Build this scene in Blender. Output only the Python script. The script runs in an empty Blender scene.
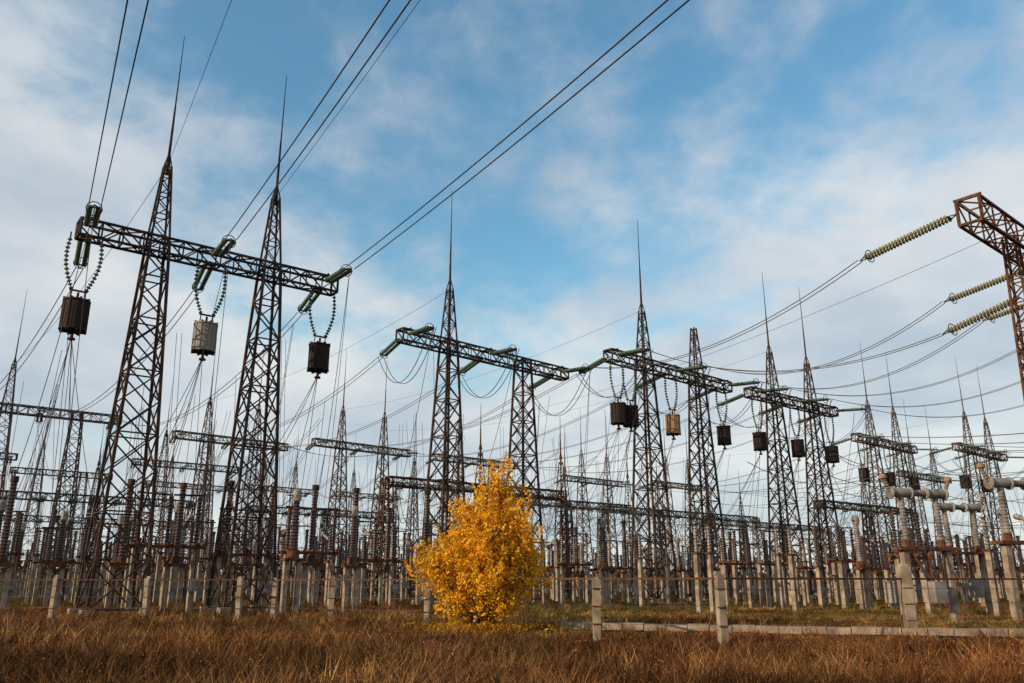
import bpy, math, random
import numpy as np
from mathutils import Vector, Matrix
R=random.Random(7)
sc=bpy.context.scene
sc.view_settings.view_transform='Standard'
sc.view_settings.look='None'
sc.view_settings.exposure=0

# ------------------------------------------------------------ materials
def mat(name,c1,c2,scale=3.0,rough=.7,metal=0.0,bump=0.0,c3=None,spec=.5):
    m=bpy.data.materials.new(name); m.use_nodes=True
    nt=m.node_tree; N=nt.nodes; L=nt.links
    b=N['Principled BSDF']; b.inputs['Roughness'].default_value=rough; b.inputs['Metallic'].default_value=metal; b.inputs['Specular IOR Level'].default_value=spec
    tc=N.new('ShaderNodeNewGeometry')
    no=N.new('ShaderNodeTexNoise'); no.inputs['Scale'].default_value=scale; no.inputs['Detail'].default_value=6
    L.new(tc.outputs['Position'],no.inputs['Vector'])
    cr=N.new('ShaderNodeValToRGB'); e=cr.color_ramp.elements
    e[0].position=.35; e[0].color=(*c1,1); e[1].position=.65; e[1].color=(*c2,1)
    if c3: 
        x=cr.color_ramp.elements.new(.5); x.color=(*c3,1)
    L.new(no.outputs['Fac'],cr.inputs['Fac']); L.new(cr.outputs['Color'],b.inputs['Base Color'])
    if bump:
        bp=N.new('ShaderNodeBump'); bp.inputs['Strength'].default_value=bump
        L.new(no.outputs['Fac'],bp.inputs['Height']); L.new(bp.outputs['Normal'],b.inputs['Normal'])
    return m
M_STEEL=mat('weathered_steel',(.018,.013,.011),(.085,.040,.023),1.3,.85,0,c3=(.032,.023,.018),spec=.25)
M_FAR=mat('hazed_far_steel',(.042,.034,.030),(.10,.06,.04),1.2,.8,0,spec=.3)  # steel of the far gantries, distance haze put into its lighter colour
M_RUST=mat('rusty_steel',(.034,.016,.009),(.14,.055,.022),4,.85,0,spec=.25)
M_CONC=mat('concrete',(.14,.105,.08),(.33,.265,.195),2.2,.9,0,.3,c3=(.24,.19,.14),spec=.2)
M_GLASS=mat('glass_insulator',(.05,.085,.06),(.12,.18,.125),8,.2)
M_GLASSY=mat('aged_glass_insulator',(.12,.12,.05),(.30,.28,.12),8,.25)
M_PORC=mat('brown_porcelain',(.024,.013,.010),(.055,.026,.018),5,.35)
M_PORG=mat('grey_porcelain',(.09,.078,.07),(.24,.21,.18),1.5,.4)
M_WIRE=mat('conductor',(.025,.02,.022),(.05,.042,.04),2,.6,.3)
M_TRAP=mat('trap_dark',(.014,.010,.009),(.032,.02,.016),6,.8,spec=.2)
M_TRAPG=mat('trap_grey',(.15,.14,.13),(.21,.19,.17),6,.7)
M_TRAPO=mat('trap_tan',(.20,.11,.055),(.29,.18,.10),6,.7)
M_PAINT=mat('grey_paint',(.11,.10,.09),(.25,.225,.195),1.6,.5)

# ------------------------------------------------------------ mesh builder
class MB:
    def __init__(s): s.v=[];s.f=[];s.m=[];s.mats=[]
    def mi(s,m):
        if m not in s.mats: s.mats.append(m)
        return s.mats.index(m)
    def bar(s,p,q,w,m,h=None,w2=None):
        p=Vector(p);q=Vector(q);d=q-p
        if d.length<1e-5:return
        d.normalize(); up=Vector((0,0,1)) if abs(d.z)<.95 else Vector((0,1,0))
        a=d.cross(up).normalized(); b=d.cross(a).normalized(); h=h or w; w2=w2 or w
        k=h/w; n=len(s.v)
        for c,ww in((p,w),(q,w2)):
            for i,j in((-1,-1),(1,-1),(1,1),(-1,1)):
                s.v.append(c+a*(i*ww/2)+b*(j*ww*k/2))
        i=s.mi(m)
        for f in((0,1,5,4),(1,2,6,5),(2,3,7,6),(3,0,4,7),(3,2,1,0),(4,5,6,7)):
            s.f.append([n+x for x in f]); s.m.append(i)
    def box(s,c,sz,m,rz=0):
        c=Vector(c); d=Vector((math.cos(rz),math.sin(rz),0)); 
        n=len(s.v); e=Vector((-d.y,d.x,0)); i=s.mi(m)
        for z in(-1,1):
            for a,b in((-1,-1),(1,-1),(1,1),(-1,1)):
                s.v.append(c+d*(a*sz[0]/2)+e*(b*sz[1]/2)+Vector((0,0,z*sz[2]/2)))
        for f in((0,1,5,4),(1,2,6,5),(2,3,7,6),(3,0,4,7),(3,2,1,0),(4,5,6,7)):
            s.f.append([n+x for x in f]); s.m.append(i)
    def lathe(s,p,q,prof,seg,m):
        p=Vector(p);q=Vector(q);d=(q-p).normalized()
        up=Vector((0,0,1)) if abs(d.z)<.95 else Vector((0,1,0))
        a=d.cross(up).normalized(); b=d.cross(a).normalized(); i=s.mi(m); n0=len(s.v)
        for t,r in prof:
            for k in range(seg):
                an=2*math.pi*k/seg
                s.v.append(p+d*t+a*(r*math.cos(an))+b*(r*math.sin(an)))
        for j in range(len(prof)-1):
            for k in range(seg):
                k2=(k+1)%seg
                s.f.append([n0+j*seg+k,n0+j*seg+k2,n0+(j+1)*seg+k2,n0+(j+1)*seg+k]); s.m.append(i)
        s.f.append([n0+k for k in range(seg)][::-1]); s.m.append(i)
        s.f.append([n0+(len(prof)-1)*seg+k for k in range(seg)]); s.m.append(i)
    def cyl(s,p,q,r,m,seg=10,r2=None):
        L=(Vector(q)-Vector(p)).length
        s.lathe(p,q,[(0,r),(L,r if r2 is None else r2)],seg,m)
    def ribs(s,p,q,r,m,pitch=.17,core=.45,seg=8,r2=None):
        p=Vector(p);q=Vector(q);L=(q-p).length; n=max(2,int(L/pitch)); pt=L/n; r2=r2 or r
        pr=[]
        for k in range(n):
            rr=r+(r2-r)*k/n
            pr+=[(k*pt+.02*pt,rr*core),(k*pt+.35*pt,rr),(k*pt+.55*pt,rr*.95),(k*pt+.7*pt,rr*core)]
        pr.append((L,r2*core)); s.lathe(p,q,pr,seg,m)
    def wire(s,pts,r,m,seg=4):
        n0=len(s.v); i=s.mi(m); P=[Vector(x) for x in pts]
        for j,p in enumerate(P):
            d=(P[min(j+1,len(P)-1)]-P[max(j-1,0)])
            if d.length<1e-6:d=Vector((0,0,1))
            d.normalize(); up=Vector((0,0,1)) if abs(d.z)<.97 else Vector((0,1,0))
            a=d.cross(up).normalized(); b=d.cross(a).normalized()
            for k in range(seg):
                an=2*math.pi*k/seg+.6
                s.v.append(p+a*(r*math.cos(an))+b*(r*math.sin(an)))
        for j in range(len(P)-1):
            for k in range(seg):
                k2=(k+1)%seg
                s.f.append([n0+j*seg+k,n0+j*seg+k2,n0+(j+1)*seg+k2,n0+(j+1)*seg+k]); s.m.append(i)
    def mesh(s,name):
        me=bpy.data.meshes.new(name); me.from_pydata([tuple(x) for x in s.v],[],s.f)
        for m in s.mats: me.materials.append(m)
        me.polygons.foreach_set('material_index',s.m); me.update(); return me
    def obj(s,name,parent=None):
        o=bpy.data.objects.new(name,s.mesh(name)); sc.collection.objects.link(o)
        if parent: o.parent=parent
        return o
def inst(name,me,loc,rz=0,parent=None,scale=1):
    o=bpy.data.objects.new(name,me); sc.collection.objects.link(o)
    o.location=loc;o.rotation_euler=(0,0,rz);o.scale=(scale,)*3
    if parent:o.parent=parent
    return o
def empty(name):
    o=bpy.data.objects.new(name,None); sc.collection.objects.link(o); return o

# ------------------------------------------------------------ towers
def tower_mesh(H,top,bw,bwid,twid,st,spike,leg=.15,br=.075):
    mb=MB()
    def W(z):
        if z<=H: return bw+(bwid-bw)*z/H
        return bwid+(twid-bwid)*(z-H)/max(.01,top-H)
    zs=[.3]; 
    while zs[-1]<top-.3:
        zs.append(min(top,zs[-1]+max(.62,W(zs[-1])*.92)))
    cs=[(-1,-1),(1,-1),(1,1),(-1,1)]
    for a,z in enumerate(zs[:-1]):
        z2=zs[a+1]; w=W(z)/2; w2=W(z2)/2; k=1 if z<H else .7
        for i,(x,y) in enumerate(cs):
            x2,y2=cs[(i+1)%4]
            mb.bar((x*w,y*w,z),(x*w2,y*w2,z2),leg*k,st)
            if z<H*.75:
                mb.bar((x*w,y*w,z),(x2*w2,y2*w2,z2),br,st); mb.bar((x2*w,y2*w,z),(x*w2,y*w2,z2),br,st)
            elif (a+i)%2: mb.bar((x*w,y*w,z),(x2*w2,y2*w2,z2),br*k,st)
            else: mb.bar((x2*w,y2*w,z),(x*w2,y*w2,z2),br*k,st)
            if a%2==0: mb.bar((x*w,y*w,z),(x2*w,y2*w,z),br*k,st)
    for x,y in cs:
        mb.box((x*bw/2,y*bw/2,.1),(.6,.6,.5),M_CONC)
    if spike:
        mb.bar((0,0,top-.6),(0,0,top+(spike-top)*.45),.16,st,w2=.09); mb.bar((0,0,top+(spike-top)*.45),(0,0,spike),.075,st,w2=.03)
        for x,y in cs: mb.bar((x*twid/2,y*twid/2,top),(0,0,top+.9),.06,st)
    return mb.mesh('lattice_column')
T={}
def tower(kind):
    if kind not in T:
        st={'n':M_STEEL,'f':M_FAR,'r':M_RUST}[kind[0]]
        if kind[1]=='S': T[kind]=tower_mesh(20.5,25.7,2.8,1.05,.36,st,34.8)
        elif kind[1]=='P': T[kind]=tower_mesh(20.5,21.0,2.6,1.05,1.0,st,0)
        elif kind[1]=='M': T[kind]=tower_mesh(20.5,25.7,2.6,1.05,.36,st,0)
        elif kind[1]=='N': T[kind]=tower_mesh(20.0,20.4,1.5,.6,.6,st,0,.12,.06)
        elif kind[1]=='L': T[kind]=tower_mesh(11,11.3,1.5,.8,.75,st,0,.11,.06)
        elif kind[1]=='l': T[kind]=tower_mesh(11,15,1.5,.8,.25,st,20,.11,.06)
    return T[kind]
NV=Vector((-.4985,.867,0))   # direction of the line spans
wires=MB()
def beam(mb,A,B,H,w,h,st,leg=.13,br=.07):
    A=Vector((A[0],A[1],0));B=Vector((B[0],B[1],0)); d=(B-A); L=d.length; d.normalize(); e=Vector((-d.y,d.x,0))
    n=max(4,int(L/(h*1.15))); 
    def P(i,a,b): return A+d*(L*i/n)+e*(a*w/2)+Vector((0,0,H+b*h/2))
    for i in range(n):
        for a,b in((-1,-1),(1,-1),(1,1),(-1,1)): mb.bar(P(i,a,b),P(i+1,a,b),leg,st)
        s=1 if i%2 else -1
        for a in(-1,1): mb.bar(P(i,a,-s),P(i+1,a,s),br,st); mb.bar(P(i,a,-1),P(i,a,1),br,st)
        for b in(-1,1): mb.bar(P(i,-s,b),P(i+1,s,b),br,st); mb.bar(P(i,-1,b),P(i,1,b),br,st)
    for i in(0,n):
        mb.bar(P(i,-1,-1),P(i,1,1),br,st);mb.bar(P(i,-1,-1),P(i,-1,1),leg,st);mb.bar(P(i,1,-1),P(i,1,1),leg,st)
        mb.bar(P(i,-1,-1),P(i,1,-1),leg,st);mb.bar(P(i,-1,1),P(i,1,1),leg,st)
def tension(mb,P,d,L,drop,gm,pitch=.2,rad=.15,gap=.42):
    """double tension string; returns end point"""
    P=Vector(P); d=Vector(d).normalized(); e=Vector((-d.y,d.x,0)); Q=P+d*L+Vector((0,0,-drop))
    u=(Q-P).normalized()
    for s in(-1,1):
        a=P+u*.5+e*s*gap/2; b=Q-u*.45+e*s*gap/2
        mb.ribs(a,b,rad,gm,pitch=pitch,core=.3)
        mb.bar(P,a,.05,M_STEEL); mb.bar(b,Q,.05,M_STEEL)
    mb.bar(P+u*.5-e*gap*.6,P+u*.5+e*gap*.6,.08,M_STEEL); mb.bar(Q-u*.45-e*gap*.6,Q-u*.45+e*gap*.6,.08,M_STEEL)
    r=[Q-u*.7+(e*math.cos(k*math.pi/5)+u.cross(e)*math.sin(k*math.pi/5))*.38 for k in range(11)]
    mb.wire(r,.03,M_STEEL)
    return Q
def span(P,Q,sag,r=.025,gap=.4,n=26,mb=None,one=False):
    mb=mb or wires; P=Vector(P);Q=Vector(Q); h=Vector((Q.x-P.x,Q.y-P.y,0)); 
    e=Vector((-h.y,h.x,0)); e=e.normalized() if e.length>.01 else Vector((1,0,0))
    for s in((0,) if one else (-1,1)):
        mb.wire([P.lerp(Q,i/n)+e*(s*gap/2)+Vector((0,0,-4*sag*(i/n)*(1-i/n))) for i in range(n+1)],r,M_WIRE)
def trap(P,top,matb,bd=None):
    """line trap drum hung from the beam at P (beam underside), drum centre at z=top"""
    mb=MB(); P=Vector(P); c=Vector((P.x,P.y,top)); h=1.62;r=.64
    mb.cyl(c+Vector((0,0,-h/2+.05)),c+Vector((0,0,h/2-.05)),r,matb,24)
    for k in range(12):
        an=2*math.pi*k/12; v=Vector((math.cos(an),math.sin(an),0))*(r+.012)
        mb.bar(c+v+Vector((0,0,-h/2)),c+v+Vector((0,0,h/2)),.045,matb)
    for z in(-h/2,h/2): mb.lathe(c+Vector((0,0,z-.04)),c+Vector((0,0,z+.04)),[(0,r+.05),(.08,r+.05)],24,matb)
    for k in range(4):
        an=math.pi*k/4; v=Vector((math.cos(an),math.sin(an),0))*(r+.06)
        for z in(-h/2-.09,h/2+.09): mb.bar(c-v+Vector((0,0,z)),c+v+Vector((0,0,z)),.08,M_STEEL)
    mb.cyl(c+Vector((0,0,h/2)),c+Vector((0,0,h/2+.5)),.07,M_STEEL,6)
    mb.cyl(c+Vector((0,0,-h/2-.45)),c+Vector((0,0,-h/2)),.09,M_STEEL,8)
    mb.cyl(c+Vector((0,0,-h/2-.55)),c+Vector((0,0,-h/2-.45)),.2,M_STEEL,10)
    apex=c+Vector((0,0,h/2+.45))
    for s in(-1,1):
        a=P+bd*(s*.8); lo=apex+bd*(s*.34)+Vector((0,0,.15)); pv=None
        up=a-Vector((0,0,.15)); K=4
        for k in range(K+1):
            t=k/K; q=up.lerp(lo,t)+bd*(s*.26*math.sin(math.pi*t))
            if pv is not None: mb.ribs(pv,q,.13,M_GLASS,pitch=.19,core=.3)
            pv=q
        mb.bar(a+Vector((0,0,.2)),up,.06,M_STEEL)
        mb.bar(lo,c+bd*(s*.4)+Vector((0,0,h/2)),.05,M_STEEL)
    mb.bar(apex+bd*-.45+Vector((0,0,.15)),apex+bd*.45+Vector((0,0,.15)),.09,M_STEEL)
    mb.obj('line_trap'); return c
PT=(.03,.48,.95)
def gantry(A,B,kind='n',cols=(('S',.27),('S',.71)),near=True,far=True,bs=(.95,.95),H=20.5,gm=None,L=4.6,pitch=.2,jump=True,phases=PT,name='portal_gantry'):
    st={'n':M_STEEL,'f':M_FAR,'r':M_RUST}[kind]; root=empty(name)
    A=Vector((*A,0));B=Vector((*B,0)); d=(B-A).normalized(); rz=math.atan2(d.y,d.x)
    for k,t in cols: inst('column',tower(kind+k),A.lerp(B,t),rz,root)
    mb=MB(); beam(mb,A,B,H,bs[0],bs[1],st); mb.obj('crossbeam',root)
    im=MB(); ends={'n':[], 'f':[]}; gm=gm or M_GLASS
    for t in phases:
        P=A.lerp(B,t)+Vector((0,0,H)); e=Vector((-d.y,d.x,0)); a=b=None
        if near: a=tension(im,P-e*(bs[0]/2),-NV,L,.55,gm,pitch); ends['n'].append(a)
        if far: b=tension(im,P+e*(bs[0]/2),NV,L,.55,gm,pitch); ends['f'].append(b)
        if a and b and jump:
            span(a,b,3.3+R.uniform(-.3,.4),.03,.5,20)
        im.bar(P-e*.7+Vector((0,0,bs[1]/2+.05)),P+e*.7+Vector((0,0,bs[1]/2+.05)),.1,st)
    if im.v: im.obj('insulator_strings',root)
    return dict(A=A,B=B,d=d,e=ends)
# main row -------------------------------------------------------------
G1=gantry((-24,42.2),(-11.8,51.7),'n',jump=False)
G2=gantry((-8.9,62.8),(5.0,76),'n',(('S',.26),('P',.71)))
G3=gantry((8.3,68.9),(21.8,81.5),'n',(('S',.27),('M',.71)))
G4=gantry((24.4,83.4),(37.3,94.2),'n')
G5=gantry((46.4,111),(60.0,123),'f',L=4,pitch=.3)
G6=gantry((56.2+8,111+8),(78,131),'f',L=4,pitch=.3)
off=Vector((.4985,-.867,0))*95
G0=gantry(((G1['A']+off).x,(G1['A']+off).y),((G1['B']+off).x,(G1['B']+off).y),'n',near=False)
for a,b in zip(G1['e']['n'],G0['e']['f']): span(a,b,1.6,.03,.55,40)
for t in(.27,.71):
    a=G1['A'].lerp(G1['B'],t)+Vector((0,0,25.7)); span(a,a+off,1.2,.016,0,40,one=True)
# right-hand gantries
GR=gantry((24.1,39.9),(38.2,52.0),'r',(('N',.30),('P',.9)),bs=(1.15,1.4),far=True,near=False,gm=M_GLASSY,L=6.2,jump=False,phases=(0.0,.62,.97))
GR2=gantry((44,57),(58,69),'r',near=False,gm=M_GLASSY,L=5.8)
span(GR['e']['f'][0],G2['e']['n'][2],2.0,.03)
cx=GR['A'].lerp(GR['B'],.30); im=MB(); q=tension(im,cx+Vector((0,0,16.9)),NV,4.8,.9,M_GLASSY); im.obj('insulator_string')
span(q,G3['e']['n'][0]-Vector((0,0,.2)),2.0,.03)
span(GR['e']['f'][1],G3['e']['n'][1],2.4,.03); span(GR['e']['f'][2],G3['e']['n'][2],2.4,.03)
a=cx+Vector((0,0,21)); span(a,a+NV*95+Vector((0,0,3)),3,.016,0,one=True)
for a,b in zip(GR2['e']['f'],G4['e']['n']): span(a,b,2.2,.03)
for a in G5['e']['n']+G6['e']['n']: span(a,a-NV*60+Vector((0,0,1)),3,.03)
def row(Gs,dist,kind,L,pitch,sh):
    out=[]
    for i,g in enumerate(Gs):
        o=NV*dist-g['d']*sh; A=g['A']+o; B=g['A']+o+g['d']*16.5
        c=(('S',.27),('S',.71)) if i%3 else (('S',.27),('P',.71))
        out.append(gantry((A.x,A.y),(B.x,B.y),kind,c,L=L,pitch=pitch,jump=False))
    return out
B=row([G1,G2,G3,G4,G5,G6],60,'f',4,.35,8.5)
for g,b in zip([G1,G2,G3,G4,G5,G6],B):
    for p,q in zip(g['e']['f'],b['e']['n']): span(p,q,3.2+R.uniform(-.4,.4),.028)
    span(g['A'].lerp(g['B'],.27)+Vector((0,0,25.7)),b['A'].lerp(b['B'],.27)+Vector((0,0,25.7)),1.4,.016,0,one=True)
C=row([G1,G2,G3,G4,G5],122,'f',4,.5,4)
for g,b in zip(B,C):
    for p,q in zip(g['e']['f'],b['e']['n']): span(p,q,3.2,.03)
for a,b in(((-92,118),(-78,130)),((-62,135),(-48,146)),((-24,168),(-10,179)),((70,150),(85,162))):
    g=gantry(a,b,'f',L=4,pitch=.4)
    for p in g['e']['n']: span(p,p-NV*45+Vector((0,0,1.5)),2.2,.028)
    for p in g['e']['f']: span(p,p+NV*50,2.6,.028)
# low busbar gantries
for (x,y),n in(((-12,80),2),((-2,98),2),((-58,92),2),((12,112),3),((38,104),2),((30,135),3),((-35,112),2),((-80,125),3)):
    d=G1['d']; A0=Vector((x,y,0))
    for k in range(n):
        A=A0+d*(k*11.2); Bq=A+d*11
        g=gantry((A.x,A.y),(Bq.x,Bq.y),'f' if y>90 else 'r',(('L',.0),(R.choice('Ll'),1.0)),H=11,bs=(.8,.8),L=2.0,pitch=.3,phases=(.2,.5,.8),name='busbar_gantry')
        for a in g['e']['f']: span(a,a+NV*26+Vector((0,0,R.uniform(-1,.5))),1.3,.025,0,14,one=True)
        for a in g['e']['n']: span(a,a-NV*18+Vector((0,0,-2.5)),1.0,.025,0,12,one=True)
# line traps
for g,mats,ts in((G1,(M_TRAP,M_TRAPG,M_TRAP),PT),(G3,(M_TRAP,M_TRAPO,M_TRAP),(.06,.48,.93)),(G3,(M_TRAP,),(.15,)),(G4,(M_TRAP,)*3,(.08,.5,.92)),(G5,(M_TRAP,)*3,(.08,.5,.92)),(G6,(M_TRAP,)*2,(.08,.5))):
    for m_,t in zip(mats,ts):
        P=g['A'].lerp(g['B'],t)+Vector((0,0,20.0))
        c=trap(P,15.5,m_,bd=g['d'])
        for k in range(4):
            q=Vector((c.x,c.y,14.3)); tgt=q+NV*R.uniform(3,13)+g['d']*R.uniform(-3,3); tgt.z=R.uniform(5,7)
            span(q,tgt,R.uniform(.4,1.6),.02,0,12,one=True)
for g in(G1,G2,G3,G4)+tuple(B[:4]):
    for p in g['e']['f']:
        for k in range(6):
            s=R.uniform(1,34); a=p+NV*s+Vector((0,0,-4*3.2*(s/50)*(1-s/50))); tgt=a+NV*R.uniform(-2,3)+g['d']*R.uniform(-2,2); tgt.z=R.uniform(5,7)
            span(a,tgt,.0,.02,.35,2,one=k%2)
    for p in g['e']['n']:
        for k in range(2):
            tgt=p+NV*R.uniform(1,9)+g['d']*R.uniform(-2,2); tgt.z=R.uniform(5,7)
            span(p,tgt,1.4,.02,0,12,one=True)
wires.obj('overhead_conductors')

# ------------------------------------------------------------ yard apparatus
def eq_disconnector():
    mb=MB()
    for x in(-1.3,1.3):
        mb.box((x,0,1.4),(.24,.24,2.8),M_CONC)
    mb.bar((-1.7,-.2,2.9),(1.7,-.2,2.9),.14,M_RUST); mb.bar((-1.7,.2,2.9),(1.7,.2,2.9),.14,M_RUST)
    for x in(-1.3,0,1.3):
        mb.bar((x,-.5,3.02),(x,.5,3.02),.12,M_RUST)
        mb.ribs((x,0,3.08),(x,0,5.0),.12,M_PORC,.16,.6); mb.cyl((x,0,5.0),(x,0,5.15),.11,M_RUST,8)
    mb.bar((-1.5,0,5.25),(-.1,0,5.22),.08,M_STEEL); mb.bar((.1,0,5.22),(1.5,0,5.25),.08,M_STEEL)
    mb.box((1.3,-.3,1.2),(.35,.3,.5),M_PAINT); mb.bar((1.3,-.3,1.4),(1.3,-.3,2.9),.05,M_RUST)
    return mb.mesh('disconnector')
def eq_ct(m=M_PORG):
    mb=MB()
    mb.box((-.32,0,1.2),(.22,.22,2.4),M_CONC); mb.box((.32,0,1.2),(.22,.22,2.4),M_CONC); mb.box((0,0,2.46),(1.0,.7,.12),M_RUST)
    mb.cyl((0,0,2.52),(0,0,2.9),.3,M_RUST,12); mb.ribs((0,0,2.9),(0,0,5.2),.23,m,.15,.8,10,.17)
    mb.cyl((0,0,5.2),(0,0,5.65),.22,M_PAINT,12); mb.lathe((0,0,5.65),(0,0,5.78),[(0,.22),(.13,.1)],12,M_PAINT)
    mb.bar((-.5,0,5.45),(.5,0,5.45),.06,M_WIRE)
    return mb.mesh('current_transformer')
def eq_post(hb,hi,m):
    mb=MB(); mb.box((0,0,hb/2),(.26,.26,hb),M_CONC); mb.box((0,0,hb+.06),(.45,.45,.1),M_RUST)
    mb.ribs((0,0,hb+.11),(0,0,hb+hi),.12,m,.17,.6); mb.cyl((0,0,hb+hi),(0,0,hb+hi+.15),.11,M_RUST,8)
    return mb.mesh('post_insulator')
def eq_dark():
    mb=MB()
    mb.box((-.4,0,1.1),(.22,.22,2.2),M_CONC); mb.box((.4,0,1.1),(.22,.22,2.2),M_CONC)
    mb.box((0,0,2.3),(1.2,.5,.16),M_RUST); mb.cyl((0,0,2.4),(0,0,2.7),.24,M_STEEL,10)
    mb.ribs((0,0,2.7),(0,0,6.3),.2,M_PORC,.17,.82,8,.17); mb.cyl((0,0,6.3),(0,0,6.6),.19,M_STEEL,10)
    return mb.mesh('surge_arrester')
def eq_breaker():
    mb=MB()
    for x in(-.8,.8):
        for y in(-.4,.4): mb.bar((x,y,0),(x*.8,y*.8,2.2),.12,M_RUST)
        mb.bar((x,-.4,.3),(x*.8,.32,2.1),.07,M_RUST)
    mb.bar((-.8,-.4,.4),(.64,-.32,2.1),.07,M_RUST); mb.bar((.8,-.4,.4),(-.64,-.32,2.1),.07,M_RUST)
    mb.box((0,0,2.3),(1.8,1.0,.16),M_RUST); mb.box((0,-.6,1.2),(.7,.4,1.0),M_PAINT)
    mb.ribs((0,0,2.38),(0,0,4.9),.19,M_PORG,.2,.75,10)
    mb.cyl((0,0,4.9),(0,0,5.4),.2,M_STEEL,12)
    for s in(-1,1):
        mb.ribs((s*.2,0,5.15),(s*1.3,0,5.6),.15,M_PORG,.17,.75,10); mb.lathe((s*1.3,0,5.6),(s*1.7,0,5.75),[(0,.18),(.3,.18),(.4,.1)],12,M_PAINT)
    return mb.mesh('circuit_breaker')
def eq_tank():
    """air-blast breaker pole: horizontal chambers on slender porcelain legs"""
    mb=MB()
    for x in(-1.15,1.15):
        mb.box((x,0,1.5),(.28,.28,3.0),M_CONC)
    mb.box((0,0,3.08),(3.1,.6,.14),M_RUST)
    for x in(-.95,.95):
        mb.cyl((x,0,3.15),(x,0,3.45),.17,M_RUST,10)
        mb.ribs((x,0,3.45),(x,0,5.2),.15,M_PORG,.14,.78,12,.13)
        mb.lathe((x-.6,0,5.5),(x+.6,0,5.5),[(0,.10),(.04,.27),(.1,.27),(.12,.19),(.58,.22),(1.06,.19),(1.08,.27),(1.14,.27),(1.2,.1)],16,M_PAINT)
        mb.cyl((x,0,5.2),(x,0,5.5),.12,M_PAINT,10)
        mb.bar((x,-.1,3.2),(x*.6,-.3,2.2),.05,M_RUST)
    mb.ribs((-.36,0,5.5),(.36,0,5.5),.15,M_PORG,.12,.75,12)
    for s in(-1,1):
        mb.ribs((s*1.5,0,5.55),(s*1.8,0,6.1),.11,M_PORG,.12,.65); mb.lathe((s*1.8,0,6.05),(s*1.8,0,6.3),[(0,.08),(.06,.17),(.18,.17),(.25,.08)],12,M_TRAPO)
    mb.box((0,-.4,1.25),(.6,.4,.9),M_PAINT); mb.cyl((0,-.2,1.7),(0,-.2,3.05),.08,M_RUST,8)
    return mb.mesh('air_blast_breaker')
def eq_cab():
    mb=MB(); mb.box((0,0,.95),(.9,.6,1.4),M_PAINT); mb.box((0,0,1.68),(1.05,.75,.07),M_PAINT); mb.box((-.3,0,.12),(.15,.5,.26),M_CONC); mb.box((.3,0,.12),(.15,.5,.26),M_CONC)
    mb.box((0,-.31,.95),(.78,.02,1.25),M_PORG); mb.box((.3,-.335,.95),(.04,.03,.18),M_STEEL)
    return mb.mesh('control_cabinet')
E=dict(disconnector_switch=eq_disconnector(),current_transformer=eq_ct(),voltage_transformer=eq_ct(M_PORC),post_insulator=eq_post(2.6,2.2,M_PORC),support_insulator=eq_post(3.2,1.6,M_PORG),surge_arrester=eq_dark(),circuit_breaker=eq_breaker(),air_blast_breaker=eq_tank(),control_cabinet=eq_cab())
rows=['post_insulator','disconnector_switch','surge_arrester','voltage_transformer','disconnector_switch','surge_arrester','post_insulator','current_transformer','disconnector_switch','circuit_breaker','support_insulator']
stepd={'disconnector_switch':4.4,'post_insulator':2.8,'support_insulator':3.2,'surge_arrester':3.0,'current_transformer':3.6,'voltage_transformer':3.4,'circuit_breaker':4.4}
topd={'disconnector_switch':5.25,'post_insulator':4.9,'support_insulator':4.9,'surge_arrester':6.6,'current_transformer':5.7,'voltage_transformer':5.7,'circuit_breaker':5.3}
d=G1['d']; rz=math.atan2(d.y,d.x); busw=MB(); cnt=0
for i in range(-14,34):
    kind0=rows[i%len(rows)]
    last=None; step=stepd[kind0]
    for j in range(-70,70):
        kind=kind0
        p=Vector((0,40,0))+NV*(i*4.5)+d*(j*step)+Vector((R.uniform(-.15,.15),R.uniform(-.15,.15),0))
        X,Y=p.x,p.y
        lim=46 if X<-8 else (62 if X<14 else 55)
        if Y<lim or Y>165 or abs(X)>.72*Y+6: last=None; continue
        if X>12 and Y<80 and kind in('surge_arrester','voltage_transformer'): kind='support_insulator'
        if X<-8 and Y<62 and kind in('current_transformer','circuit_breaker'): kind='voltage_transformer'
        if (j//9+i)%5==0 and R.random()<.6: last=None; continue
        if R.random()<.06: last=None; continue
        if Y>115 and R.random()<.35: continue
        sc_=R.uniform(.88,1.12)*(1.13 if X<-5 else 1); inst(kind,E[kind],p,rz+(math.pi/2 if kind in('circuit_breaker',) else 0)+R.uniform(-.02,.02),scale=sc_)
        cnt+=1
        top=p+Vector((0,0,topd[kind]*sc_))
        if R.random()<.5:
            span(top,top+NV*4.5+Vector((0,0,R.uniform(-.6,.8))),R.uniform(.2,.6),.024,0,6,mb=busw,one=True)
        if R.random()<.22:
            tp=top+NV*R.uniform(-3,3)+Vector((0,0,R.uniform(5,9))); span(top,tp,0,.018,0,2,mb=busw,one=True)
        if last is not None and kind in('post_insulator','support_insulator'): span(last,top,.15,.03,0,4,mb=busw,one=True)
        last=top
        if R.random()<.03 and Y>55: inst('control_cabinet',E['control_cabinet'],p-NV*2,rz)
for x,y,r,s in((18.2,37.5,.30,1.0),(23.4,38.6,.30,1.1),(25.5,48,.3,1.05),(33,50,.3,1.05)): 
    inst('air_blast_breaker',E['air_blast_breaker'],(x,y,0),r,scale=s)
    for sx in(-1.8,1.8):
        a=Vector((x+sx*s*math.cos(r),y+sx*s*math.sin(r),6.3*s)); span(a,a+NV*8+Vector((0,0,1.5)),.8,.022,0,8,mb=busw,one=True)
for x,y in((20.8,44.6),(30.5,45.5)): inst('disconnector_switch',E['disconnector_switch'],(x,y,0),rz)
for x,y in((28.5,49),(22,54)): inst('current_transformer',E['current_transformer'],(x,y,0),rz)
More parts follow.
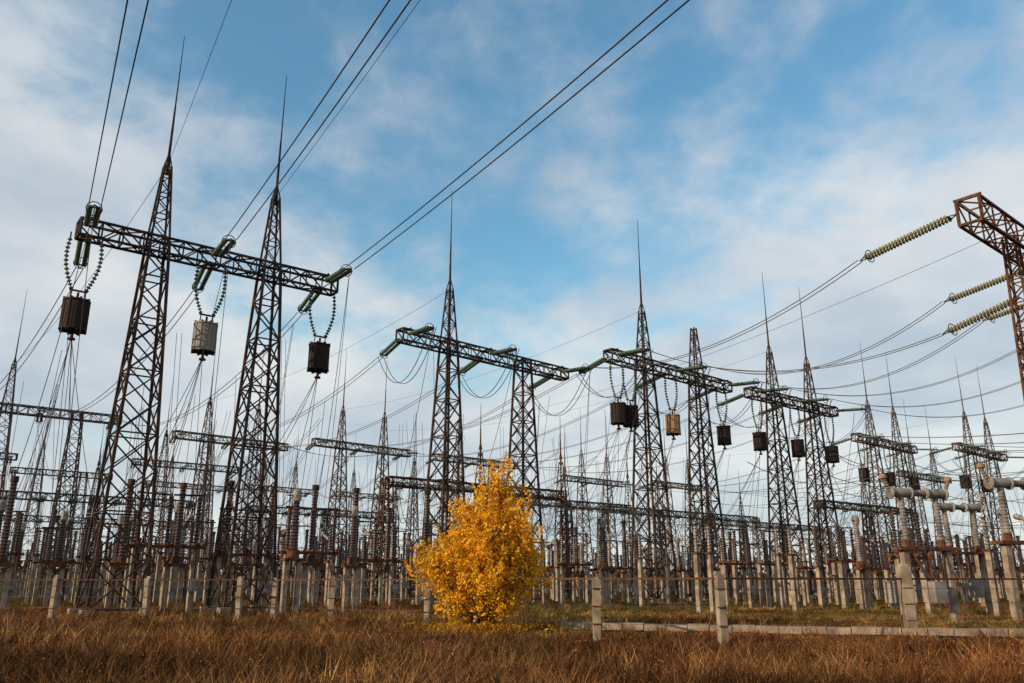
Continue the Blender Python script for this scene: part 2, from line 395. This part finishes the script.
for x,y in((10.6,49),(11.4,49.2),(24.6,44),(9,60),(17,52),(16.2,52)): inst('support_insulator',E['support_insulator'],(x,y,0),rz)
busw.obj('busbar_conductors')

# ------------------------------------------------------------ fence
fence=[(-44,42),(-37.5,41.6),(-31,41.2),(-26,41),(-21.5,40.6),(-17,40.3),(-12.6,40),(-11.4,41.5),(-8,38.2),(-3.5,35.7),(2.5,25.7),(5.9,24.5),(12.8,28),(19.6,31),(26,33.5),(34,38)]
for k,(x,y) in enumerate(fence):
    mb=MB(); h=1.85+R.uniform(-.1,.2)+(.25 if k==12 else 0); w=.22 if k!=12 else .3
    mb.bar((0,0,-.2),(R.uniform(-.05,.05),R.uniform(-.04,.04),h-.05),w,M_CONC); 
    mb.bar((0,0,h-.052),(0,0,h+.05),w*.9,M_CONC,w2=w*.55)
    for z in(.5,1.0,1.5): mb.bar((-.15,-.13,z),(.15,-.13,z),.035,M_RUST)
    o=mb.obj('concrete_fence_post'); o.location=(x,y,0); o.rotation_euler=(R.uniform(-.02,.02),R.uniform(-.03,.03),R.uniform(-.3,.3))
mb=MB()
for a,b in zip(fence[:-1],fence[1:]):
    for z in(.55,1.05,1.5):
        span(Vector((*a,z)),Vector((*b,z)),.05,.008,0,6,mb=mb,one=True)
    mb.bar((a[0],a[1],1.78),(b[0],b[1],1.78),.06,M_RUST)
mb.obj('wire_fence')
mb=MB(); P=Vector((1.8,31.5,0)); Q=Vector((16,26.8,0)); n=20; dd=(Q-P).normalized(); an=math.atan2(dd.y,dd.x)
for k in range(n):
    c=P.lerp(Q,(k+.5)/n); mb.box((c.x,c.y+R.uniform(-.03,.03),.17+R.uniform(-.02,.02)),((Q-P).length/n-.03,.4,.22),M_CONC,an+R.uniform(-.02,.02))
mb.obj('cable_trough')

# ------------------------------------------------------------ ground
def gm():
    m=bpy.data.materials.new('dry_ground'); m.use_nodes=True; nt=m.node_tree;N=nt.nodes;L=nt.links;b=N['Principled BSDF'];b.inputs['Roughness'].default_value=1;b.inputs['Specular IOR Level'].default_value=0
    g=N.new('ShaderNodeNewGeometry'); n1=N.new('ShaderNodeTexNoise');n1.inputs['Scale'].default_value=.09;n1.inputs['Detail'].default_value=4
    n2=N.new('ShaderNodeTexNoise');n2.inputs['Scale'].default_value=5;n2.inputs['Detail'].default_value=8
    L.new(g.outputs['Position'],n1.inputs['Vector']);L.new(g.outputs['Position'],n2.inputs['Vector'])
    c1=N.new('ShaderNodeValToRGB');e=c1.color_ramp.elements;e[0].position=.4;e[0].color=(.095,.046,.018,1);e[1].position=.62;e[1].color=(.085,.065,.022,1)
    c2=N.new('ShaderNodeValToRGB');e=c2.color_ramp.elements;e[0].position=.35;e[0].color=(.4,.36,.32,1);e[1].position=.7;e[1].color=(1.4,1.25,1.1,1)
    L.new(n1.outputs['Fac'],c1.inputs['Fac']);L.new(n2.outputs['Fac'],c2.inputs['Fac'])
    mx=N.new('ShaderNodeMixRGB');mx.blend_type='MULTIPLY';mx.inputs[0].default_value=1;L.new(c1.outputs[0],mx.inputs[1]);L.new(c2.outputs[0],mx.inputs[2]);L.new(mx.outputs[0],b.inputs['Base Color'])
    bp=N.new('ShaderNodeBump');bp.inputs['Strength'].default_value=.6;L.new(n2.outputs['Fac'],bp.inputs['Height']);L.new(bp.outputs['Normal'],b.inputs['Normal'])
    return m
me=bpy.data.meshes.new('ground'); S=3000; me.from_pydata([(-S,-S,0),(S,-S,0),(S,S,0),(-S,S,0)],[],[(0,1,2,3)]); me.materials.append(gm())
o=bpy.data.objects.new('ground',me); sc.collection.objects.link(o)

def attrmat(name,rough,trans):
    m=bpy.data.materials.new(name);m.use_nodes=True;nt=m.node_tree;N=nt.nodes;L=nt.links;b=N['Principled BSDF'];b.inputs['Roughness'].default_value=rough
    b.inputs['Specular IOR Level'].default_value=.08
    a=N.new('ShaderNodeAttribute');a.attribute_name='Col';L.new(a.outputs['Color'],b.inputs['Base Color'])
    if trans:
        t=N.new('ShaderNodeBsdfTranslucent');L.new(a.outputs['Color'],t.inputs['Color']);mx=N.new('ShaderNodeMixShader');mx.inputs[0].default_value=trans
        L.new(b.outputs[0],mx.inputs[1]);L.new(t.outputs[0],mx.inputs[2]);L.new(mx.outputs[0],N['Material Output'].inputs['Surface'])
    return m
def polymesh(name,V,k,col,m):
    n=V.shape[0]; me=bpy.data.meshes.new(name); me.vertices.add(n*k); me.vertices.foreach_set('co',V.reshape(-1).astype(np.float32))
    me.loops.add(n*k); me.loops.foreach_set('vertex_index',np.arange(n*k,dtype=np.int32)); me.polygons.add(n)
    me.polygons.foreach_set('loop_start',np.arange(0,n*k,k,dtype=np.int32)); me.update(calc_edges=True)
    a=me.color_attributes.new('Col','FLOAT_COLOR','POINT'); c=np.ones((n*k,4),np.float32); c[:,:3]=np.repeat(col,k,axis=0); a.data.foreach_set('color',c.reshape(-1))
    me.materials.append(m); o=bpy.data.objects.new(name,me); sc.collection.objects.link(o); return o
rng=np.random.default_rng(3)
def noise2(x,y,seed=0):
    r=np.random.default_rng(seed); v=0
    for f,a in((.13,1),(.31,.7),(.7,.5),(1.6,.35)):
        for k in range(3):
            th=r.uniform(0,6.28); v=v+a*np.sin(f*(x*np.cos(th)+y*np.sin(th))*2+r.uniform(0,6.28)+1.5*np.sin(f*(y*np.cos(th)-x*np.sin(th))))
    return v/4.0
def grass():
    n=430000; u=rng.random(n); Y=12+ (u**1.7)*70; X=(rng.random(n)*2-1)*(.72*Y+5)
    nt_=6500; ut=rng.random(nt_); TY=12+(ut**1.6)*55; TX=(rng.random(nt_)*2-1)*(.72*TY+5); TH=rng.uniform(.1,.72,nt_)**1.9+.05; TB=rng.uniform(.5,1.5,nt_)
    m=rng.random(n)<.42; ti=rng.integers(0,nt_,n); rr=np.abs(rng.normal(0,.18,n)); aa=rng.random(n)*6.283
    X=np.where(m,TX[ti]+rr*np.cos(aa),X); Y=np.where(m,TY[ti]+rr*np.sin(aa),Y)
    n1=noise2(X,Y,1); n2=noise2(X*1.7,Y*1.7,2); n3=noise2(X*.5,Y*.5,5); n4=noise2(X*4,Y*4,9)
    keep=(rng.random(n)<np.clip(.7+.5*n1+.4*n4,.35,1))|m; X,Y,n1,n2,n3,n4,m,rr,ti=[q[keep] for q in(X,Y,n1,n2,n3,n4,m,rr,ti)]; n=len(X)
    h=.04+.07*np.clip(n1+.5,0,1.5)+.05*np.clip(n4+.3,0,1)+.09*rng.random(n)**2
    h=np.where(m,(TH[ti]+.06)*(1.1-1.2*rr)*(.55+.55*rng.random(n)),h); h=np.maximum(h,.035)
    short=np.where((X>0)&(Y>23),.62,1.0); h=h*short
    tall=(rng.random(n)<.012)&(n2>0); h=np.where(tall,h+.2+rng.random(n)*.35,h)
    w=.005+.008*rng.random(n)+Y*.0002; th=rng.random(n)*6.283
    lean=rng.normal(0,.6,(n,2))*h[:,None]
    V=np.zeros((n,3,3)); V[:,0,0]=X-np.cos(th)*w;V[:,0,1]=Y-np.sin(th)*w;V[:,1,0]=X+np.cos(th)*w;V[:,1,1]=Y+np.sin(th)*w
    V[:,2,0]=X+lean[:,0];V[:,2,1]=Y+lean[:,1];V[:,2,2]=h
    pal=np.array([(.23,.115,.040),(.33,.19,.075),(.14,.055,.021),(.21,.088,.028),(.075,.035,.015)])
    idx=rng.integers(0,5,n); idx=np.where(m,(ti*7+rng.integers(0,2,n))%5,idx); col=pal[idx]
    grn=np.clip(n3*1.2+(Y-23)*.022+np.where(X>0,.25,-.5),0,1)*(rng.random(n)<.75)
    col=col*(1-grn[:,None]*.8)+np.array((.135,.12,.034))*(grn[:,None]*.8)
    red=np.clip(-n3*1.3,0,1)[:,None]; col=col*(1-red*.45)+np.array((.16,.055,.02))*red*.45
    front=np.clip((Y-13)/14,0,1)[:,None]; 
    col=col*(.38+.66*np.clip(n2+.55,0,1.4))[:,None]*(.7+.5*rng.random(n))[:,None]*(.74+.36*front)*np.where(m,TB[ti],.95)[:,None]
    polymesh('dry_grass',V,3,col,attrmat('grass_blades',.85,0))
grass()

def leafquads(P,size,rng):
    n=len(P); a=rng.normal(size=(n,3)); a/=np.linalg.norm(a,axis=1)[:,None]; b=rng.normal(size=(n,3)); b-=a*(a*b).sum(1)[:,None]; b/=np.linalg.norm(b,axis=1)[:,None]
    s=size*(.6+.8*rng.random(n))[:,None]; V=np.zeros((n,4,3)); V[:,0]=P-a*s; V[:,1]=P+b*s*.45; V[:,2]=P+a*s; V[:,3]=P-b*s*.45
    return V
def yellow_tree(x0,y0):
    root=empty('autumn_tree'); root.location=(x0,y0,0); mb=MB(); bark=mat('bark',(.05,.035,.025),(.11,.08,.055),12,.9)
    P=[];dens=[]
    def lob(v,ph): 
        az=math.atan2(v.y,v.x); return 1+.10*math.sin(2*az+ph)+.13*math.sin(4*v.z+3*az+ph)+.10*math.sin(7*az+5*v.z+ph*2)+.08*math.sin(11*az-8*v.z)
    cz=2.35
    stems=[]
    for k in range(18):
        az=k*2.4+R.uniform(-.3,.3); tilt=R.uniform(.05,.8); L=R.uniform(2.6,4.7)*(1-.25*tilt)
        p=Vector((R.uniform(-.2,.2),R.uniform(-.2,.2),0)); dv=Vector((math.cos(az)*math.sin(tilt),math.sin(az)*math.sin(tilt),math.cos(tilt)))
        w=.10; pts=[p.copy()]
        for s in range(7):
            q=p+dv*(L/7); mb.bar(p,q,w,bark,w2=w*.8); w*=.8; p=q; dv=(dv+Vector((R.uniform(-.15,.15),R.uniform(-.15,.15),.06))).normalized(); pts.append(p.copy())
        stems.append(pts)
    allq=[q for s in stems for q in s[1:]]
    clumps=[]
    while len(clumps)<135:
        v=Vector((R.gauss(0,1),R.gauss(0,1),R.gauss(0,1))).normalized(); f=R.uniform(.3,1)**.6*lob(v,1.3)
        r=1.95; zz=v.z*2.75 if v.z>0 else v.z*2.0
        c=Vector((v.x*r*f,v.y*r*f,cz+zz*min(f,1.12)))
        k_=max(0,(c.z-cz)/2.8); c.x*=1-.62*k_; c.y*=1-.62*k_; c.x+=.62*k_-.02
        if c.z>.25: clumps.append((c,v,R.uniform(.68,1.12)))
    for c,v,br in clumps:
        for s in range(R.randint(6,10)):
            tip=c+Vector((R.gauss(0,.24),R.gauss(0,.24),R.gauss(0,.24)))
            if tip.z<.2: continue
            base=min(allq,key=lambda q:(q-tip).length); dv=tip-base
            out=Vector((v.x*.5+R.gauss(0,.25),v.y*.5+R.gauss(0,.25),.95)).normalized()*R.uniform(.2,.85)
            mb.bar(base,tip,.028,bark,w2=.016); mb.bar(tip,tip+out,.016,bark,w2=.006)
            for i in range(R.randint(34,56)):
                t=R.random()**.85; q=(tip-dv*min(1,.6/max(.01,dv.length))*(.35-t)*2.8 if t<.35 else tip+out*((t-.35)/.65)); sg=.11*(1.25-t)
                P.append((q.x+R.gauss(0,sg),q.y+R.gauss(0,sg),max(.1,q.z+R.gauss(0,sg)))); dens.append(br)
    P=np.array(P); dens=np.array(dens); V=leafquads(P,.06,rng); n=len(P)
    pal=np.array([(.94,.51,.024),(.95,.60,.05),(.90,.42,.016),(.93,.47,.02),(.72,.29,.012),(.78,.56,.06)]); col=pal[rng.choice(6,n,p=[.3,.25,.17,.18,.05,.05])]*dens[:,None]; col=np.clip(col,0,.95)
    mb.obj('trunk_and_branches',root)
    o=polymesh('leaves',V,4,col,attrmat('autumn_leaves',.6,.42)); o.parent=root
    m=2500; a=rng.random(m)*6.28; r=np.abs(rng.normal(0,1.5,m)); V=leafquads(np.stack([r*np.cos(a),r*np.sin(a),.05+.25*rng.random(m)],1),.05,rng); o=polymesh('fallen_leaves',V,4,pal[rng.integers(0,5,m)]*.5,bpy.data.materials['autumn_leaves']); o.parent=root
yellow_tree(-1.0,30.7)

def mass(name,pts,size,cols):
    P=np.array(pts); V=leafquads(P,size,rng); pal=np.array(cols); polymesh(name,V,4,pal[rng.integers(0,len(cols),len(P))],attrmat(name+'_mat',.9,0))
pts=[]
for k in range(520):
    x=R.uniform(-330,330); y=R.uniform(255,300); r=R.uniform(2.5,4.5); h=R.uniform(3,6)
    for i in range(60): pts.append((x+R.gauss(0,r*.6),y+R.gauss(0,r*.6),abs(R.gauss(h*.5,h*.3))))
mass('distant_treeline',pts,.9,[(.06,.05,.025),(.09,.06,.03),(.05,.05,.03),(.12,.075,.03)])
pts=[]
for k in range(420):
    y=R.uniform(13.5,42); x=R.uniform(-1,1)*(.68*y); 
    if -4<x<10 and y>22: continue
    if R.random()<.4 and x<6: continue
    h=R.uniform(.25,.75)*(1.2 if x>6 else .85)
    for i in range(90): 
        z=R.random()*h; pts.append((x+R.gauss(0,.10+.28*z),y+R.gauss(0,.10+.28*z),z))
mass('dry_weeds',pts,.021,[(.17,.062,.024),(.24,.10,.036),(.10,.04,.018),(.29,.15,.055)])

# ------------------------------------------------------------ light + sky
sunv=Vector((-.82,-.50,.31)).normalized(); el=math.asin(sunv.z); az=math.atan2(sunv.x,sunv.y)
ld=bpy.data.lights.new('sun','SUN'); ld.energy=5.0; ld.angle=math.radians(.6); ld.color=(1,.76,.50)
lo=bpy.data.objects.new('sun',ld); sc.collection.objects.link(lo); lo.rotation_euler=sunv.to_track_quat('Z','Y').to_euler()
w=bpy.data.worlds.new('World'); sc.world=w; w.use_nodes=True; nt=w.node_tree;N=nt.nodes;L=nt.links; N.clear()
def nd(t,**k):
    n=N.new(t)
    for a,b in k.items(): setattr(n,a,b)
    return n
out=nd('ShaderNodeOutputWorld'); sky=nd('ShaderNodeTexSky',sky_type='NISHITA',sun_disc=False,sun_elevation=el,sun_rotation=az%(2*math.pi),air_density=1.2,dust_density=.6,ozone_density=1.2)
hs=nd('ShaderNodeHueSaturation'); hs.inputs['Saturation'].default_value=1.28; L.new(sky.outputs[0],hs.inputs['Color'])
tn=nd('ShaderNodeMixRGB',blend_type='MULTIPLY'); tn.inputs[0].default_value=1; tn.inputs[2].default_value=(1.02,1.34,1.28,1); L.new(hs.outputs[0],tn.inputs[1])
bg=nd('ShaderNodeBackground'); bg.inputs[1].default_value=.15; L.new(tn.outputs[0],bg.inputs[0])
tc=nd('ShaderNodeTexCoord'); sp=nd('ShaderNodeSeparateXYZ'); L.new(tc.outputs['Generated'],sp.inputs[0])
def math_(op,a,b=None,c=None):
    n=nd('ShaderNodeMath',operation=op)
    for i,x in enumerate((a,b,c)):
        if x is None: continue
        if isinstance(x,(int,float)): n.inputs[i].default_value=x
        else: L.new(x,n.inputs[i])
    return n.outputs[0]
zc=math_('ADD',math_('MAXIMUM',sp.outputs[2],0.0),.30)
cb=nd('ShaderNodeCombineXYZ'); L.new(math_('DIVIDE',sp.outputs[0],zc),cb.inputs[0]); L.new(math_('DIVIDE',sp.outputs[1],zc),cb.inputs[1])
def noise(scale,det,rough,dist,offs,stretch=(1,1,1),rot=0):
    mp=nd('ShaderNodeMapping'); mp.inputs['Location'].default_value=offs; mp.inputs['Scale'].default_value=stretch; mp.inputs['Rotation'].default_value=(0,0,rot); L.new(cb.outputs[0],mp.inputs[0])
    n=nd('ShaderNodeTexNoise'); n.inputs['Scale'].default_value=scale; n.inputs['Detail'].default_value=det; n.inputs['Roughness'].default_value=rough; n.inputs['Distortion'].default_value=dist; L.new(mp.outputs[0],n.inputs[0]); return n.outputs['Fac']
nA=noise(1.5,8,.5,.1,(3.1,1.7,0),(1,1,1)); nB=noise(6.0,9,.58,.15,(0,5,0),(1,.9,1),.5)
cov=math_('ADD',math_('MULTIPLY',nA,.54),math_('MULTIPLY',nB,.46))
dt=nd('ShaderNodeVectorMath',operation='DOT_PRODUCT'); L.new(tc.outputs['Generated'],dt.inputs[0]); dt.inputs[1].default_value=Vector((.0,.80,.60)).normalized()
clear=nd('ShaderNodeMapRange',interpolation_type='SMOOTHSTEP'); L.new(dt.outputs['Value'],clear.inputs[0]); clear.inputs[1].default_value=.80; clear.inputs[2].default_value=1.0; clear.inputs[3].default_value=.06; clear.inputs[4].default_value=-.065
low=nd('ShaderNodeMapRange'); L.new(sp.outputs[2],low.inputs[0]); low.inputs[1].default_value=0; low.inputs[2].default_value=.55; low.inputs[3].default_value=.22; low.inputs[4].default_value=0
rt=nd('ShaderNodeMapRange'); L.new(sp.outputs[0],rt.inputs[0]); rt.inputs[1].default_value=0; rt.inputs[2].default_value=.5; rt.inputs[3].default_value=0; rt.inputs[4].default_value=.06
cov=math_('ADD',math_('ADD',cov,clear.outputs[0]),math_('ADD',low.outputs[0],rt.outputs[0]))
mk=nd('ShaderNodeMapRange',interpolation_type='SMOOTHSTEP'); L.new(cov,mk.inputs[0]); mk.inputs[1].default_value=.40; mk.inputs[2].default_value=.67; mk.inputs[3].default_value=0.06; mk.inputs[4].default_value=.92
nC=noise(1.8,8,.55,.2,(7,2,0),(1,1,1))
cr=nd('ShaderNodeValToRGB'); L.new(nC,cr.inputs[0]); e=cr.color_ramp.elements; e[0].position=.36; e[0].color=(.53,.60,.69,1); e[1].position=.64; e[1].color=(.86,.87,.87,1)
bg2=nd('ShaderNodeBackground'); L.new(cr.outputs[0],bg2.inputs[0]); bg2.inputs[1].default_value=.93
mx=nd('ShaderNodeMixShader'); L.new(mk.outputs[0],mx.inputs[0]); L.new(bg.outputs[0],mx.inputs[1]); L.new(bg2.outputs[0],mx.inputs[2]); L.new(mx.outputs[0],out.inputs[0])

# ------------------------------------------------------------ camera
cd=bpy.data.cameras.new('camera'); cd.sensor_width=36; cd.lens=29.04; cd.clip_end=6000
co=bpy.data.objects.new('camera',cd); sc.collection.objects.link(co); co.location=(0,0,1.7); co.rotation_euler=(math.radians(90+16.2),0,0); sc.camera=co
print('equipment',cnt)
